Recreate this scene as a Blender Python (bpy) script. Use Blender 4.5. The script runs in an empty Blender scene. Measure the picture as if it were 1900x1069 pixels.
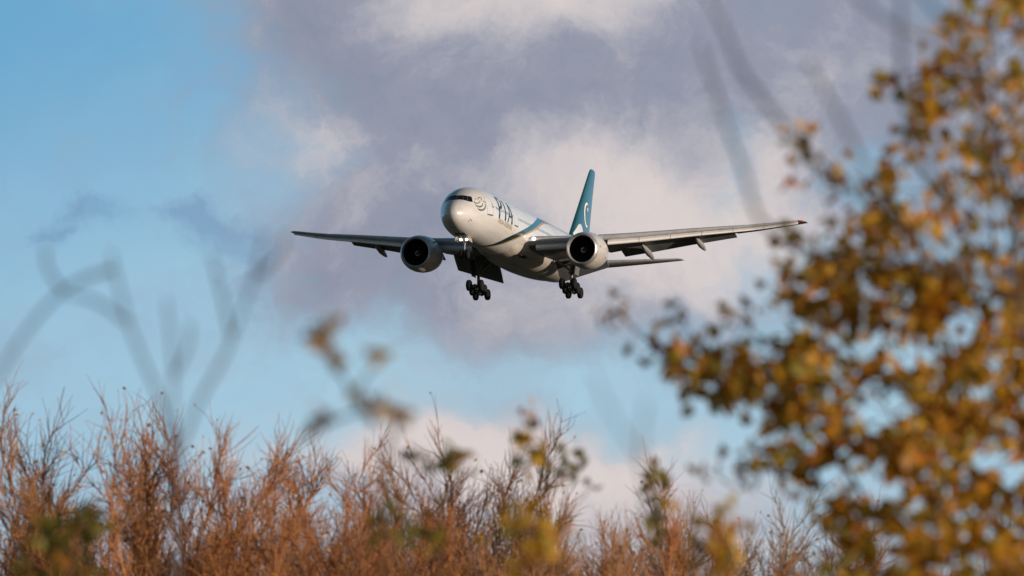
import bpy, bmesh, math, random
import numpy as np
from mathutils import Matrix, Vector

scene = bpy.context.scene
COL = scene.collection
R_ = math.radians

# ------------------------------------------------------------------ camera
PITCH = R_(5.0)
EYE = Vector((0, 0, 1.6))
cam_data = bpy.data.cameras.new("camera")
cam = bpy.data.objects.new("camera", cam_data)
COL.objects.link(cam)
cam.location = EYE
cam.rotation_euler = (math.pi / 2 + PITCH, 0, 0)
cam_data.sensor_width = 36
cam_data.lens = 300
cam_data.clip_start = 0.5
cam_data.clip_end = 60000
cam_data.dof.use_dof = True
cam_data.dof.focus_distance = 955
cam_data.dof.aperture_fstop = 6.4
scene.camera = cam
FPX = 1900 * 300 / 36


def at(px, py, d):
    """world point seen at photo position (px, py), d metres along the view"""
    X, Z = (px - 950) / FPX * d, (534.5 - py) / FPX * d
    c, s = math.cos(PITCH), math.sin(PITCH)
    return Vector((X, d * c - Z * s, 1.6 + d * s + Z * c))


# ------------------------------------------------------------------ world, sun, exposure
SUN_EL, SUN_AZ = R_(6.9), R_(113.0)      # azimuth clockwise from the view direction (+Y)
SKY_STRENGTH, SUN_STRENGTH = 0.07, 4.4
scene.view_settings.view_transform = 'Standard'
scene.view_settings.look = 'None'
scene.view_settings.exposure = 0.0
scene.view_settings.gamma = 1.0
scene.cycles.use_denoising = True
scene.cycles.max_bounces = 6
scene.cycles.transparent_max_bounces = 4

sun_data = bpy.data.lights.new("sun", 'SUN')
sun_data.energy = SUN_STRENGTH
sun_data.angle = R_(0.5)
sun_data.color = (1.0, 0.82, 0.67)
sun = bpy.data.objects.new("sun", sun_data)
COL.objects.link(sun)
sdir = Vector((math.sin(SUN_AZ) * math.cos(SUN_EL), math.cos(SUN_AZ) * math.cos(SUN_EL), math.sin(SUN_EL)))
sun.rotation_euler = sdir.to_track_quat('Z', 'Y').to_euler()
sun.location = (60, -60, 60)

world = bpy.data.worlds.new("World")
scene.world = world
world.use_nodes = True
wt = world.node_tree
wt.nodes.clear()


class N:
    """tiny node-graph helper"""
    def __init__(self, tree):
        self.t = tree

    def new(self, kind, **kw):
        n = self.t.nodes.new(kind)
        for k, v in kw.items():
            setattr(n, k, v)
        return n

    def put(self, sock, v):
        if hasattr(v, 'is_output'):
            self.t.links.new(v, sock)
        elif v is not None:
            sock.default_value = v

    def math(self, op, a, b=None, c=None, clamp=False):
        n = self.new('ShaderNodeMath', operation=op, use_clamp=clamp)
        for i, v in enumerate((a, b, c)):
            self.put(n.inputs[i], v)
        return n.outputs[0]

    def vec(self, op, a, b=None, c=None):
        n = self.new('ShaderNodeVectorMath', operation=op)
        for i, v in enumerate((a, b, c)):
            self.put(n.inputs[i], v)
        return n.outputs['Value'] if op in ('DOT_PRODUCT', 'LENGTH') else n.outputs[0]

    def noise(self, vec, scale, detail=5, rough=0.55, dist=0.0, color=False):
        n = self.new('ShaderNodeTexNoise')
        self.put(n.inputs['Vector'], vec)
        n.inputs['Scale'].default_value = scale
        n.inputs['Detail'].default_value = detail
        n.inputs['Roughness'].default_value = rough
        n.inputs['Distortion'].default_value = dist
        return n.outputs['Color' if color else 'Fac']

    def mix(self, f, a, b, mode='MIX'):
        n = self.new('ShaderNodeMix', data_type='RGBA', blend_type=mode)
        self.put(n.inputs[0], f)
        self.put(n.inputs[6], a)
        self.put(n.inputs[7], b)
        return n.outputs[2]

    def smooth(self, v, lo, hi, to0=0.0, to1=1.0):
        n = self.new('ShaderNodeMapRange', interpolation_type='SMOOTHSTEP')
        self.put(n.inputs[0], v)
        for i, x in enumerate((lo, hi, to0, to1)):
            n.inputs[i + 1].default_value = x
        return n.outputs[0]

    def ramp(self, fac, stops):
        n = self.new('ShaderNodeValToRGB')
        e = n.color_ramp.elements
        while len(e) < len(stops):
            e.new(0.5)
        for el, (p, c) in zip(e, stops):
            el.position = p
            el.color = (*c, 1)
        self.put(n.inputs[0], fac)
        return n.outputs[0]


def srgb(r, g, b):
    return tuple(((v / 255 + 0.055) / 1.055) ** 2.4 if v > 10 else v / 255 / 12.92 for v in (r, g, b))


def rgba(r, g, b):
    return (*srgb(r, g, b), 1)


w = N(wt)
tc = w.new('ShaderNodeTexCoord')
sep = w.new('ShaderNodeSeparateXYZ')
wt.links.new(tc.outputs['Generated'], sep.inputs[0])
sx, sy, sz = sep.outputs
ay = w.math('MAXIMUM', w.math('ABSOLUTE', sy), 0.02)
# the clouds are laid out by compass direction (U) and height above the horizon (V), fixed in the world
U = w.math('MULTIPLY_ADD', w.math('DIVIDE', sx, ay), 15.833, 0.95)
V = w.math('MULTIPLY_ADD', w.math('SUBTRACT', w.math('DIVIDE', sz, ay), math.tan(PITCH)), -15.74, 0.5345)
comb = w.new('ShaderNodeCombineXYZ')
w.put(comb.inputs[0], U)
w.put(comb.inputs[1], V)
P0 = comb.outputs[0]
warp = w.vec('SUBTRACT', w.noise(P0, 2.6, 6, 0.6, color=True), (0.5, 0.5, 0.5))
P1 = w.vec('MULTIPLY_ADD', warp, (0.34, 0.30, 0.0), P0)
warp2 = w.vec('SUBTRACT', w.noise(P0, 9.0, 4, 0.6, color=True), (0.5, 0.5, 0.5))
P2 = w.vec('MULTIPLY_ADD', warp2, (0.07, 0.06, 0.0), P1)


def blobs(vec, items):
    acc = None
    for cx, cy, rx, ry, a in items:
        d = w.vec('MULTIPLY_ADD', vec, (1 / rx, 1 / ry, 0), (-cx / rx, -cy / ry, 0))
        g = w.math('POWER', 0.3679, w.vec('DOT_PRODUCT', d, d))
        acc = w.math('MULTIPLY_ADD', g, a, 0.0 if acc is None else acc)
    return acc


cover = blobs(P2, [
    (0.62, -0.05, .20, .17, .90), (0.95, .08, .36, .25, 1.1), (0.86, .34, .30, .22, 0.85), (1.15, .40, .40, .19, 1.05),
    (1.30, .08, .30, .22, .85), (1.78, .10, .42, .32, .95), (1.02, .56, .28, .10, .60), (0.58, .54, .15, .11, .55),
    (0.62, .42, .20, .15, .30), (0.50, .22, .14, .14, .22), (1.60, .55, .35, .10, .30),
    (1.37, .28, .06, .10, -.60), (1.42, .07, .09, .08, -.40), (1.62, .29, .08, .07, -.60), (1.47, .50, .13, .07, -.35),
    (0.66, .28, .09, .06, -.25), (0.46, .33, .08, .06, -.15), (0.52, .45, .07, .05, -.15),
    (0.97, .855, .28, .085, 1.5), (0.74, .89, .12, .06, .7), (1.22, .92, .16, .06, .8), (0.9, 1.06, 1.4, .15, .85),
    (0.05, .66, .09, .05, .30), (0.20, .60, .20, .10, .10)])
fb = w.noise(P1, 3.6, 9, 0.60)
fine = w.noise(P2, 11.0, 8, 0.64)
dens = w.math('ADD', cover, w.math('MULTIPLY_ADD', fb, 1.05, -0.525))
dens = w.math('MULTIPLY_ADD', w.math('SUBTRACT', fine, 0.5), 0.80, dens)
alpha = w.smooth(dens, -0.10, 1.12)
light = blobs(P1, [
    (0.98, .00, .30, .085, 1.0), (1.14, .34, .22, .095, 1.0), (0.55, .26, .12, .10, .60), (1.34, .44, .22, .11, .85),
    (1.12, .52, .28, .08, .42), (1.47, .30, .10, .07, .50), (0.95, .84, .5, .08, 1.25), (0.9, 1.02, 1.5, .12, .70),
    (1.0, .61, .2, .05, .20), (0.60, .03, .09, .08, -.22), (1.55, .13, .14, .07, .30), (1.85, .10, .10, .20, .2), (.72, .36, .10, .08, .15)])
light = w.math('MULTIPLY_ADD', w.math('SUBTRACT', fb, 0.5), 0.85, light)
light = w.math('MULTIPLY_ADD', w.math('SUBTRACT', fine, 0.5), 0.95, light)
cloud_col = w.ramp(w.smooth(light, -0.45, 1.25),
                   [(0.0, srgb(133, 142, 162)), (0.28, srgb(150, 154, 171)), (0.60, srgb(184, 182, 190)), (1.0, srgb(218, 208, 206))])
# clear sky: the physical sky, its blue paling towards the horizon behind a thin veil of high cloud
sky = w.new('ShaderNodeTexSky', sky_type='NISHITA', sun_disc=False)
sky.sun_elevation, sky.sun_rotation = SUN_EL, SUN_AZ
sky.altitude, sky.air_density, sky.dust_density, sky.ozone_density = 0, 1.0, 0.4, 1.5
sky_raw = w.vec('MULTIPLY', sky.outputs[0], (SKY_STRENGTH,) * 3)
veil = w.math('MULTIPLY_ADD', w.smooth(V, -0.10, 0.85), 0.68, 0.15)
veil = w.math('MULTIPLY_ADD', w.math('SUBTRACT', w.noise(P1, 2.2, 5, 0.55), 0.5), 0.45, veil)
veil = w.math('MULTIPLY_ADD', w.smooth(U, -0.1, 0.75), 0.22, veil, clamp=True)
blue = w.mix(veil, rgba(92, 160, 204), rgba(168, 203, 222))
front = w.smooth(sy, 0.30, 0.75)          # the sky in the photo's quarter of the compass; elsewhere the plain physical sky
low = w.smooth(sz, 0.55, 0.25)
blue = w.mix(w.math('MULTIPLY', front, low), sky_raw, blue)
scud = blobs(P2, [(0.10, .425, .07, .030, .85), (0.17, .375, .07, .028, .9), (0.35, .385, .07, .028, .85), (0.40, .43, .08, .06, .65),
                  (0.47, .47, .04, .10, .45), (0.41, .55, .035, .07, .35)])
scud_a = w.math('MULTIPLY', w.smooth(w.math('MULTIPLY_ADD', w.math('SUBTRACT', w.noise(P2, 22.0, 5, .6), .5), .9, scud), 0.12, 1.0), 0.58)
blue = w.mix(scud_a, blue, rgba(112, 146, 184))
near = w.math('MULTIPLY', front, low)
allc = w.mix(w.math('MULTIPLY', alpha, w.math('MAXIMUM', near, 0.25)), blue, cloud_col)
bg = w.new('ShaderNodeBackground')
w.put(bg.inputs[0], allc)
bg.inputs[1].default_value = 1.0
wo = w.new('ShaderNodeOutputWorld')
wt.links.new(bg.outputs[0], wo.inputs[0])

# ------------------------------------------------------------------ helpers


def tag(o, label=None, cat=None, group=None, kind=None):
    for k, v in (('label', label), ('category', cat), ('group', group), ('kind', kind)):
        if v:
            o[k] = v
    return o


def empty(name, loc=(0, 0, 0), rz=0):
    o = bpy.data.objects.new(name, None)
    o.empty_display_size = 0.3
    o.location = loc
    o.rotation_euler = (0, 0, rz)
    COL.objects.link(o)
    return o


def link(name, me, m, parent=None):
    if m is not None and not me.materials:
        for x in (m if isinstance(m, (list, tuple)) else [m]):
            me.materials.append(x)
    o = bpy.data.objects.new(name, me)
    o.parent = parent
    COL.objects.link(o)
    return o


def principled(name, color=(.5, .5, .5), rough=.5, metal=0.0, coat=0.0, spec=.5):
    m = bpy.data.materials.new(name)
    m.use_nodes = True
    b = m.node_tree.nodes['Principled BSDF']
    b.inputs['Base Color'].default_value = (*color, 1)
    b.inputs['Roughness'].default_value = rough
    b.inputs['Metallic'].default_value = metal
    b.inputs['Coat Weight'].default_value = coat
    b.inputs['Coat Roughness'].default_value = 0.18
    b.inputs['Specular IOR Level'].default_value = spec
    return m, N(m.node_tree), b


def grimy(name, color, dirt, rough=.4, scale=(1.2, .18, 1.2), amount=.5, metal=0., coat=0., lo=.45, hi=.75):
    """paint with streaky stains that follow the airflow"""
    m, n, b = principled(name, color, rough, metal, coat)
    c = n.new('ShaderNodeTexCoord').outputs['Object']
    f = n.noise(n.vec('MULTIPLY', c, scale), 1.0, 6, .6)
    f2 = n.noise(c, 3.0, 4, .6)
    fac = n.math('MULTIPLY', n.smooth(n.math('MULTIPLY_ADD', f2, .3, n.math('MULTIPLY', f, .8)), lo, hi), amount)
    n.put(b.inputs['Base Color'], n.mix(fac, (*color, 1), (*dirt, 1)))
    n.put(b.inputs['Roughness'], n.math('MULTIPLY_ADD', f, .25, rough - .1))
    return m


def emit(name, color, s):
    m, n, b = principled(name, color, .3)
    b.inputs['Emission Color'].default_value = (*color, 1)
    b.inputs['Emission Strength'].default_value = s
    return m


M = {}
M['white'] = grimy('white_paint', (.64, .64, .635), (.44, .41, .37), .30, amount=.45, coat=.45)
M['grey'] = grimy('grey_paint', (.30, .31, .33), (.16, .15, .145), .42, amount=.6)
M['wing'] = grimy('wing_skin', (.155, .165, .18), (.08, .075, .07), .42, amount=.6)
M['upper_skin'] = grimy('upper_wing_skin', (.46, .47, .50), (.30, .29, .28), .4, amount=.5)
M['belly'] = grimy('belly_paint', (.50, .47, .43), (.22, .18, .15), .38, amount=.75, coat=.2)
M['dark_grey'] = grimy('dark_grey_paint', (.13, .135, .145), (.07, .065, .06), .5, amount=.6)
M['slat'] = grimy('slat_metal', (.60, .60, .63), (.36, .35, .34), .4, metal=.1, amount=.5)
M['edge'] = principled('bright_slat_edge', (.80, .79, .77), .35, .1)[0]
M['lip'] = principled('polished_lip', (.58, .57, .57), .38, .7)[0]
M['nacelle'] = grimy('nacelle_paint', (.52, .51, .49), (.30, .25, .20), .34, amount=.5, coat=.25)
M['black'] = principled('dark_void', (.012, .012, .014), .7)[0]
M['fan'] = principled('fan_titanium', (.05, .05, .055), .35, .6)[0]
M['spinner'] = principled('spinner_grey', (.04, .04, .045), .4)[0]
M['mark'] = principled('white_marking', (.75, .75, .74), .45)[0]
M['rubber'] = principled('tyre_rubber', (.012, .012, .013), .9, spec=.2)[0]
M['rim'] = principled('wheel_metal', (.14, .14, .15), .5, .3)[0]
M['gear'] = grimy('gear_metal', (.20, .205, .22), (.07, .065, .06), .45, metal=.3, amount=.8)
M['hot'] = principled('exhaust_metal', (.22, .20, .18), .4, .8)[0]
M['glass'] = principled('cockpit_glass', (.006, .010, .018), .12, 0, 0, .25)[0]
M['post'] = principled('window_frame_grey', (.075, .08, .09), .45)[0]
M['pane'] = principled('cabin_glass', (.16, .18, .21), .15)[0]
M['letter'] = principled('teal_lettering', (.004, .022, .036), .4, spec=.25)[0]
M['logo'] = principled('grey_green_lettering', (.10, .125, .12), .4)[0]
M['gold'] = principled('gold_lettering', (.36, .25, .12), .45)[0]
M['seam'] = principled('seam_grey', (.42, .41, .40), .5)[0]
M['sill'] = principled('door_sill', (.13, .12, .12), .5)[0]
M['red'] = emit('red_lamp', (.6, .05, .04), .25)
M['lamp'] = emit('landing_lamp', (1.0, .90, .78), 5.0)
M['lens'] = principled('lamp_housing', (.75, .73, .70), .15, .7)[0]

# teal ribbon: deep green at the front, teal further aft
m, n, b = principled('ribbon_paint', (.02, .2, .26), .3, 0, .4)
c = n.new('ShaderNodeTexCoord').outputs['Object']
s3 = n.new('ShaderNodeSeparateXYZ')
n.put(s3.inputs[0], c)
n.put(b.inputs['Base Color'], n.ramp(n.smooth(s3.outputs[1], -18, -6), [(0, (.010, .025, .022)), (.5, (.010, .05, .058)), (1, (.010, .095, .14))]))
M['ribbon'] = m
m, n, b = principled('tail_teal', (.015, .20, .23), .28, 0, .45)
c = n.new('ShaderNodeTexCoord').outputs['Object']
n.put(b.inputs['Base Color'], n.mix(n.noise(c, .35, 3, .5), (.003, .045, .057, 1), (.007, .085, .10, 1)))
M['teal'] = m


def grid_mesh(name, rows, close_u=False, close_v=False, caps=False, smooth=True, thick=0):
    """rows: list of equally long lists of points"""
    nu, nv = len(rows), len(rows[0])
    verts = [tuple(p) for r in rows for p in r]
    faces = []
    for i in range(nu if close_u else nu - 1):
        for j in range(nv if close_v else nv - 1):
            a, b_ = i, (i + 1) % nu
            k, l = j, (j + 1) % nv
            faces.append((a * nv + k, b_ * nv + k, b_ * nv + l, a * nv + l))
    if caps:
        faces.append(tuple(range(nv)))
        faces.append(tuple(reversed(range((nu - 1) * nv, nu * nv))))
    me = bpy.data.meshes.new(name)
    me.from_pydata(verts, [], faces)
    finish(me, smooth)
    return me


def finish(me, smooth=True, angle=None):
    bm = bmesh.new()
    bm.from_mesh(me)
    bmesh.ops.remove_doubles(bm, verts=bm.verts, dist=1e-5)
    bmesh.ops.recalc_face_normals(bm, faces=bm.faces)
    for f in bm.faces:
        f.smooth = smooth
    bm.to_mesh(me)
    bm.free()
    if smooth:
        me.set_sharp_from_angle(angle=R_(35))


def join_bm(parts, name):
    """parts: list of meshes, joined into one mesh"""
    bm = bmesh.new()
    for me in parts:
        bm.from_mesh(me)
        bpy.data.meshes.remove(me)
    me = bpy.data.meshes.new(name)
    bm.to_mesh(me)
    bm.free()
    return me


# ------------------------------------------------------------------ ground
m, n, b = principled('meadow_soil', (.10, .09, .05), .95)
c = n.new('ShaderNodeTexCoord').outputs['Object']
n.put(b.inputs['Base Color'], n.ramp(n.noise(c, .02, 8, .65), [(.3, (.03, .036, .014)), (.55, (.06, .05, .024)), (.8, (.09, .066, .036))]))
me = bpy.data.meshes.new('ground')
g = 30000
me.from_pydata([(-g, -g, 0), (g, -g, 0), (g, g, 0), (-g, g, 0)], [], [(0, 1, 2, 3)])
tag(link('ground', me, m), kind='structure')

# ------------------------------------------------------------------ airliner
# plane measures: x metres aft of the nose, y metres to its left wing, z metres above the cabin centre line
X0, Z0 = 31.4, 6.1


def P(x, y, z):
    return Vector((y, x - X0, z + Z0))


YAW, PIT, ROL = -0.26966950098577164, -0.12718665126702264, -0.01899605569174046
T = Vector((-6.743578113585173, 944.2436785265841, 9.213096606323276))
Rm = Matrix.Rotation(YAW, 3, 'Z') @ Matrix.Rotation(PIT, 3, 'X') @ Matrix.Rotation(ROL, 3, 'Y')
tilt = Matrix.Rotation(PITCH, 3, 'X')
plane = empty('airliner')
pos = tilt @ (T + Rm @ Vector((0, X0, -Z0))) + EYE
plane.matrix_world = Matrix.Translation(pos) @ (tilt @ Rm).to_4x4()
tag(plane, 'white twin engine passenger jet with teal tail descending with its wheels down', 'airplane')

PROF = np.array([(0, -.9, -.9, 0), (.03, -.68, -1.11, .21), (0.12, -0.46, -1.30, 0.43), (.28, -.23, -1.53, .67), (.5, -.02, -1.72, .86), (1, .36, -2.0, 1.20),
                 (1.8, .86, -2.32, 1.60), (2.6, 1.36, -2.54, 1.92), (3.4, 1.86, -2.7, 2.18), (4.2, 2.26, -2.82, 2.40),
                 (5.2, 2.6, -2.93, 2.64), (6.5, 2.87, -3.02, 2.86), (8, 3.03, -3.08, 3.03), (9.5, 3.09, -3.1, 3.09),
                 (11, 3.1, -3.1, 3.1), (42, 3.1, -3.1, 3.1), (45, 3.1, -2.9, 3.05), (48, 3.08, -2.35, 2.9),
                 (51, 3.02, -1.6, 2.6), (54, 2.9, -.75, 2.15), (57, 2.7, .1, 1.6), (60, 2.4, .85, .95),
                 (62, 2.1, 1.25, .5), (63.5, 1.8, 1.5, .15)])


def prof(x):
    s = math.sqrt(max(x, 0))
    xs = np.sqrt(PROF[:, 0])
    i = int(np.clip(np.searchsorted(xs, s) - 1, 0, len(xs) - 2))
    out = []
    for k in (1, 2, 3):                    # monotone cubic through the stations
        y = PROF[:, k]
        d = np.diff(y) / np.diff(xs)

        def slope(j):
            if j == 0:
                return d[0]
            if j == len(xs) - 1:
                return d[-1]
            return 0 if d[j - 1] * d[j] <= 0 else 2 / (1 / d[j - 1] + 1 / d[j])
        h = xs[i + 1] - xs[i]
        t = min(max((s - xs[i]) / h, 0), 1)
        out.append((1 + 2 * t) * (1 - t) ** 2 * y[i] + t * (1 - t) ** 2 * h * slope(i) + t * t * (3 - 2 * t) * y[i + 1] + t * t * (t - 1) * h * slope(i + 1))
    return out


def skin(x, ph, off=0.0, side=1):
    """point on the cabin skin; ph is measured in degrees up from the left (side=1) or right flank"""
    t, b_, h = prof(x)
    a = R_(ph)
    zc, rz = (t + b_) / 2, (t - b_) / 2
    y, z = h * math.cos(a), zc + rz * math.sin(a)
    if off:
        ny, nz = math.cos(a) / max(h, .05), math.sin(a) / max(rz, .05)
        t2, b2, h2 = prof(x + .05)
        dy = (h2 * math.cos(a) - y) / .05
        dz = ((t2 + b2) / 2 + (t2 - b2) / 2 * math.sin(a) - z) / .05
        nx = -(ny * dy + nz * dz)
        L = math.sqrt(nx * nx + ny * ny + nz * nz)
        x, y, z = x + nx / L * off, y + ny / L * off, z + nz / L * off
    return P(x, side * y, z)


stations = [(i / 30) ** 2 * 11 for i in range(31)] + list(np.linspace(11.8, 42, 38)) + list(np.linspace(42.8, 63.5, 28))
stations[0] = .0004
fus = link('fuselage', grid_mesh('fuselage', [[skin(x, a) for a in np.linspace(0, 360, 97)[:-1]] for x in stations], close_v=True, caps=True), M['white'], plane)


def patch(name, q, mat, parent, nu=6, nv=5, off=.012, side=1):
    """four (x, ph) corners wrapped on the skin: top-front, top-aft, low-aft, low-front"""
    rows = []
    for i in range(nu + 1):
        u = i / nu
        r = []
        for j in range(nv + 1):
            v = j / nv
            a = [q[0][k] * (1 - u) + q[1][k] * u for k in (0, 1)]
            c_ = [q[3][k] * (1 - u) + q[2][k] * u for k in (0, 1)]
            r.append(skin(a[0] * (1 - v) + c_[0] * v, a[1] * (1 - v) + c_[1] * v, off, side))
        rows.append(r)
    return link(name, grid_mesh(name, rows), mat, parent)


def spline(pts, n):
    """Catmull-Rom through rows of numbers"""
    A = np.array(pts, float)
    A = np.vstack([2 * A[0] - A[1], A, 2 * A[-1] - A[-2]])
    out = []
    k = len(pts) - 1
    for i in range(n + 1):
        t = i / n * k
        j = min(int(t), k - 1)
        t -= j
        p0, p1, p2, p3 = A[j:j + 4]
        out.append(.5 * (2 * p1 + (p2 - p0) * t + (2 * p0 - 5 * p1 + 4 * p2 - p3) * t * t + (3 * p1 - p0 - 3 * p2 + p3) * t ** 3))
    return out


RAD = 3.1


def stroke(pts, n=24, off=.014, m_=3, straight=False):
    """brush stroke on the skin: rows (x, ph, half width in metres) -> grid mesh"""
    C = spline(pts, n)
    uv = np.array([(c[0], R_(c[1]) * RAD) for c in C])
    tan = np.gradient(uv, axis=0)
    tan /= np.linalg.norm(tan, axis=1)[:, None] + 1e-9
    rows = []
    for (u, v), t, c in zip(uv, tan, C):
        nrm = np.array([-t[1], t[0]])
        r = []
        for k in np.linspace(-1, 1, m_):
            q = np.array([u, v]) + nrm * k * max(c[2], .003)
            r.append(skin(q[0], math.degrees(q[1] / RAD), off))
        rows.append(r)
    return grid_mesh('stroke', rows)


def strokes(name, lst, mat, parent, off=.014, n=24):
    return link(name, join_bm([stroke(s, n, off) for s in lst], name), mat, parent)


# cockpit windows, both sides of the centre post
for sd in (1, -1):
    patch('window_frame', [(2.66, 90), (3.00, 63.0), (2.34, 45.5), (1.62, 90)], M['post'], fus, 12, 6, .006, sd)
    patch('window_frame', [(3.00, 62.8), (3.38, 50.6), (2.88, 34.2), (2.36, 45.2)], M['post'], fus, 8, 6, .006, sd)
    patch('cockpit_window', [(2.64, 88.9), (2.80, 73.2), (2.01, 62.0), (1.65, 87.2)], M['glass'], fus, side=sd)
    patch('cockpit_window', [(2.82, 71.9), (2.99, 63.0), (2.35, 46.8), (2.03, 60.9)], M['glass'], fus, side=sd)
    patch('cockpit_window', [(3.02, 61.3), (3.35, 51.0), (2.87, 34.8), (2.39, 44.6)], M['glass'], fus, side=sd)

LETTERS = [
    [[(9.75, 43.5, .20), (9.35, 20, .21), (8.95, -6.5, .23)],
     [(9.7, 43, .15), (10.5, 43.5, .16), (11.05, 38, .19), (10.75, 28, .19), (10.2, 20, .17), (9.4, 16.5, .13)]],
    [[(12.3, 43, .18), (11.85, 20, .20), (11.35, -6, .23)]],
    [[(14.4, 43.5, .21), (14.35, 20, .22), (14.15, -7, .24)],
     [(14.35, 43, .11), (13.5, 18, .13), (12.45, -6.5, .13)],
     [(12.95, 8, .11), (13.6, 8, .11), (14.3, 8, .11)]]]
for q in LETTERS:
    strokes('letter', q, M['letter'], fus)
strokes('calligraphy_emblem', [
    [(3.35, 13, .01), (3.55, 7.5, .09), (4.05, 4.5, .13), (4.75, 7.5, .11), (5.15, 16, .08), (5.0, 20, .03)],
    [(3.1, 25, .02), (3.3, 18.5, .09), (3.85, 14, .11), (4.4, 16, .09), (4.65, 22, .03)],
    [(3.2, 35, .05), (3.2, 29, .08), (3.7, 25, .07), (4.2, 27, .05), (4.3, 31, .03)],
    [(4.0, 33, .03), (4.3, 38, .06), (4.8, 37, .06), (4.75, 32, .04), (4.5, 29, .03)],
    [(4.75, 27, .03), (5.15, 25.5, .07), (5.35, 21, .04)],
    [(3.55, 37, .03), (3.7, 39, .06), (3.8, 36.5, .03)]], M['logo'], fus, n=18)
for q in ([(7.05, 19, .02), (6.85, 15, .06), (7.3, 13.5, .06), (7.5, 16, .02)], [(7.1, 22, .04), (7.2, 20.5, .05), (7.25, 19.5, .02)],
          [(8.1, 18, .03), (8.15, 14, .07), (8.5, 12.5, .05)]):
    strokes('script_mark', [q], M['logo'], fus, n=8)

# ribbon that sweeps from the belly up over the roof, with its gold edge
RU = [(11.3, -84), (12.15, -66.5), (13.05, -51), (14.45, -34.5), (16.65, -19.5), (19.6, -2.5), (22.85, 15), (27.4, 41), (31.0, 60), (36.0, 66), (43.0, 70), (50, 74)]
RL = [(11.4, -90), (12.9, -70), (14.2, -54), (15.75, -39), (18.0, -23.0), (21.0, -6), (24.4, 12), (28.8, 36), (32.8, 50), (37.5, 59), (44, 66), (50.2, 73)]
RG = [(11.5, -92), (13.2, -71), (14.55, -55), (16.15, -40), (18.5, -24.0), (21.6, -7), (25.0, 10.5), (29.4, 34), (33.4, 48), (38, 57.5), (44.5, 65), (50.4, 72.6)]


def band(name, A, B_, mat, off, n=90, k=6):
    a, b2 = spline(A, n), spline(B_, n)
    rows = [[skin(p[0] + (q[0] - p[0]) * t, p[1] + (q[1] - p[1]) * t, off) for t in np.linspace(0, 1, k)] for p, q in zip(a, b2)]
    return link(name, grid_mesh(name, rows), mat, fus)


band('livery_ribbon', RU, RL, M['ribbon'], .012)
band('ribbon_edge', RL, RG, M['gold'], .014, k=3)


# small gold line of text under the letters
def skin_text(name, body, x0, x1, ph0, ph1, height, mat, parent, off=.015):
    cu = bpy.data.curves.new(name, 'FONT')
    cu.body = body
    cu.size = 1
    tmp = bpy.data.objects.new('tmp', cu)
    COL.objects.link(tmp)
    me = bpy.data.meshes.new_from_object(tmp.evaluated_get(bpy.context.evaluated_depsgraph_get()))
    bpy.data.objects.remove(tmp)
    bpy.data.curves.remove(cu)
    co = np.array([v.co[:] for v in me.vertices])
    lo, hi = co.min(0), co.max(0)
    for v in me.vertices:
        u = (v.co.x - lo[0]) / (hi[0] - lo[0])
        t = (v.co.y - lo[1]) / (hi[1] - lo[1])
        v.co = skin(x0 + (x1 - x0) * u, ph0 + (ph1 - ph0) * u + math.degrees(t * height / RAD), off)
    return link(name, me, mat, parent)


skin_text('gold_word', 'PAKISTAN', 8.85, 10.95, -15.5, -16.6, .50, M['gold'], fus)
skin_text('gold_word', 'INTERNATIONAL', 11.35, 14.6, -16.8, -18.5, .50, M['gold'], fus)

# cabin doors: an outline with dark marks at lintel and sill
for x0, x1 in ((5.45, 6.95), (15.4, 16.9), (33.6, 35.0), (47.6, 48.9)):
    pb = -5 if x0 < 40 else 2
    pt = 37
    d = link('cabin_door', join_bm([stroke([(x0, pb, .02), (x0, 16, .02), (x0, pt, .02)], 10), stroke([(x1, pb, .02), (x1, 16, .02), (x1, pt, .02)], 10),
                                    stroke([(x0, pt, .03), ((x0 + x1) / 2, pt, .03), (x1, pt, .03)], 4)], 'cabin_door'), M['seam'], fus)
    e = link('door_sill', stroke([(x0, pb, .085), ((x0 + x1) / 2, pb, .085), (x1, pb, .085)], 4, .016), M['sill'], fus)
# cabin windows on the sunlit side
wm = None
x = 8.3
while x < 47.4:
    if not any(a - .35 < x < b_ + .3 for a, b_ in ((15.4, 16.9), (33.6, 35.0))):
        patch('cabin_window', [(x - .11, 15.4), (x + .11, 15.4), (x + .11, 9.2), (x - .11, 9.2)], M['pane'], fus, 1, 2, .01)
    x += .535
# probes and aerials near the nose
for x, a in ((1.95, -30), (2.35, -26), (2.1, -22)):
    q = stroke([(x, a, .07), (x + .12, a - 1, .07), (x + .24, a - 1, .04)], 3, .03)
    link('air_data_probe', q, M['sill'], fus)


def loft(name, secs, mat, parent, smooth=True):
    return link(name, grid_mesh(name, secs, close_v=True, caps=True, smooth=smooth), mat, parent)


def foil(xle, zle, chord, thick, twist, c0=0.0, c1=1.0, camber=.015, n=14):
    """closed outline (x, z) of an aerofoil between chord fractions c0 and c1"""
    up, lo = [], []
    for i in range(n + 1):
        c_ = c0 + (c1 - c0) * (1 - math.cos(math.pi * i / n)) / 2
        t = 5 * thick * (.2969 * math.sqrt(max(c_, 0)) - .126 * c_ - .3516 * c_ ** 2 + .2843 * c_ ** 3 - .1015 * c_ ** 4) + .0006
        k = camber * 4 * c_ * (1 - c_)
        up.append((c_, k + t))
        lo.append((c_, k - t))
    pts = up[::-1] + lo[(1 if c0 <= 0 else 0):]
    s, co = math.sin(twist), math.cos(twist)
    return [(xle + chord * (a * co + b_ * s), zle + chord * (-a * s + b_ * co)) for a, b_ in pts]


WY = [0, 3.1, 6.75, 10, 14.1, 20.1, 25.6, 30.3]
WZ = [-1.45, -1.25, -.82, -.38, .22, 1.22, 2.02, 2.92]


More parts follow.
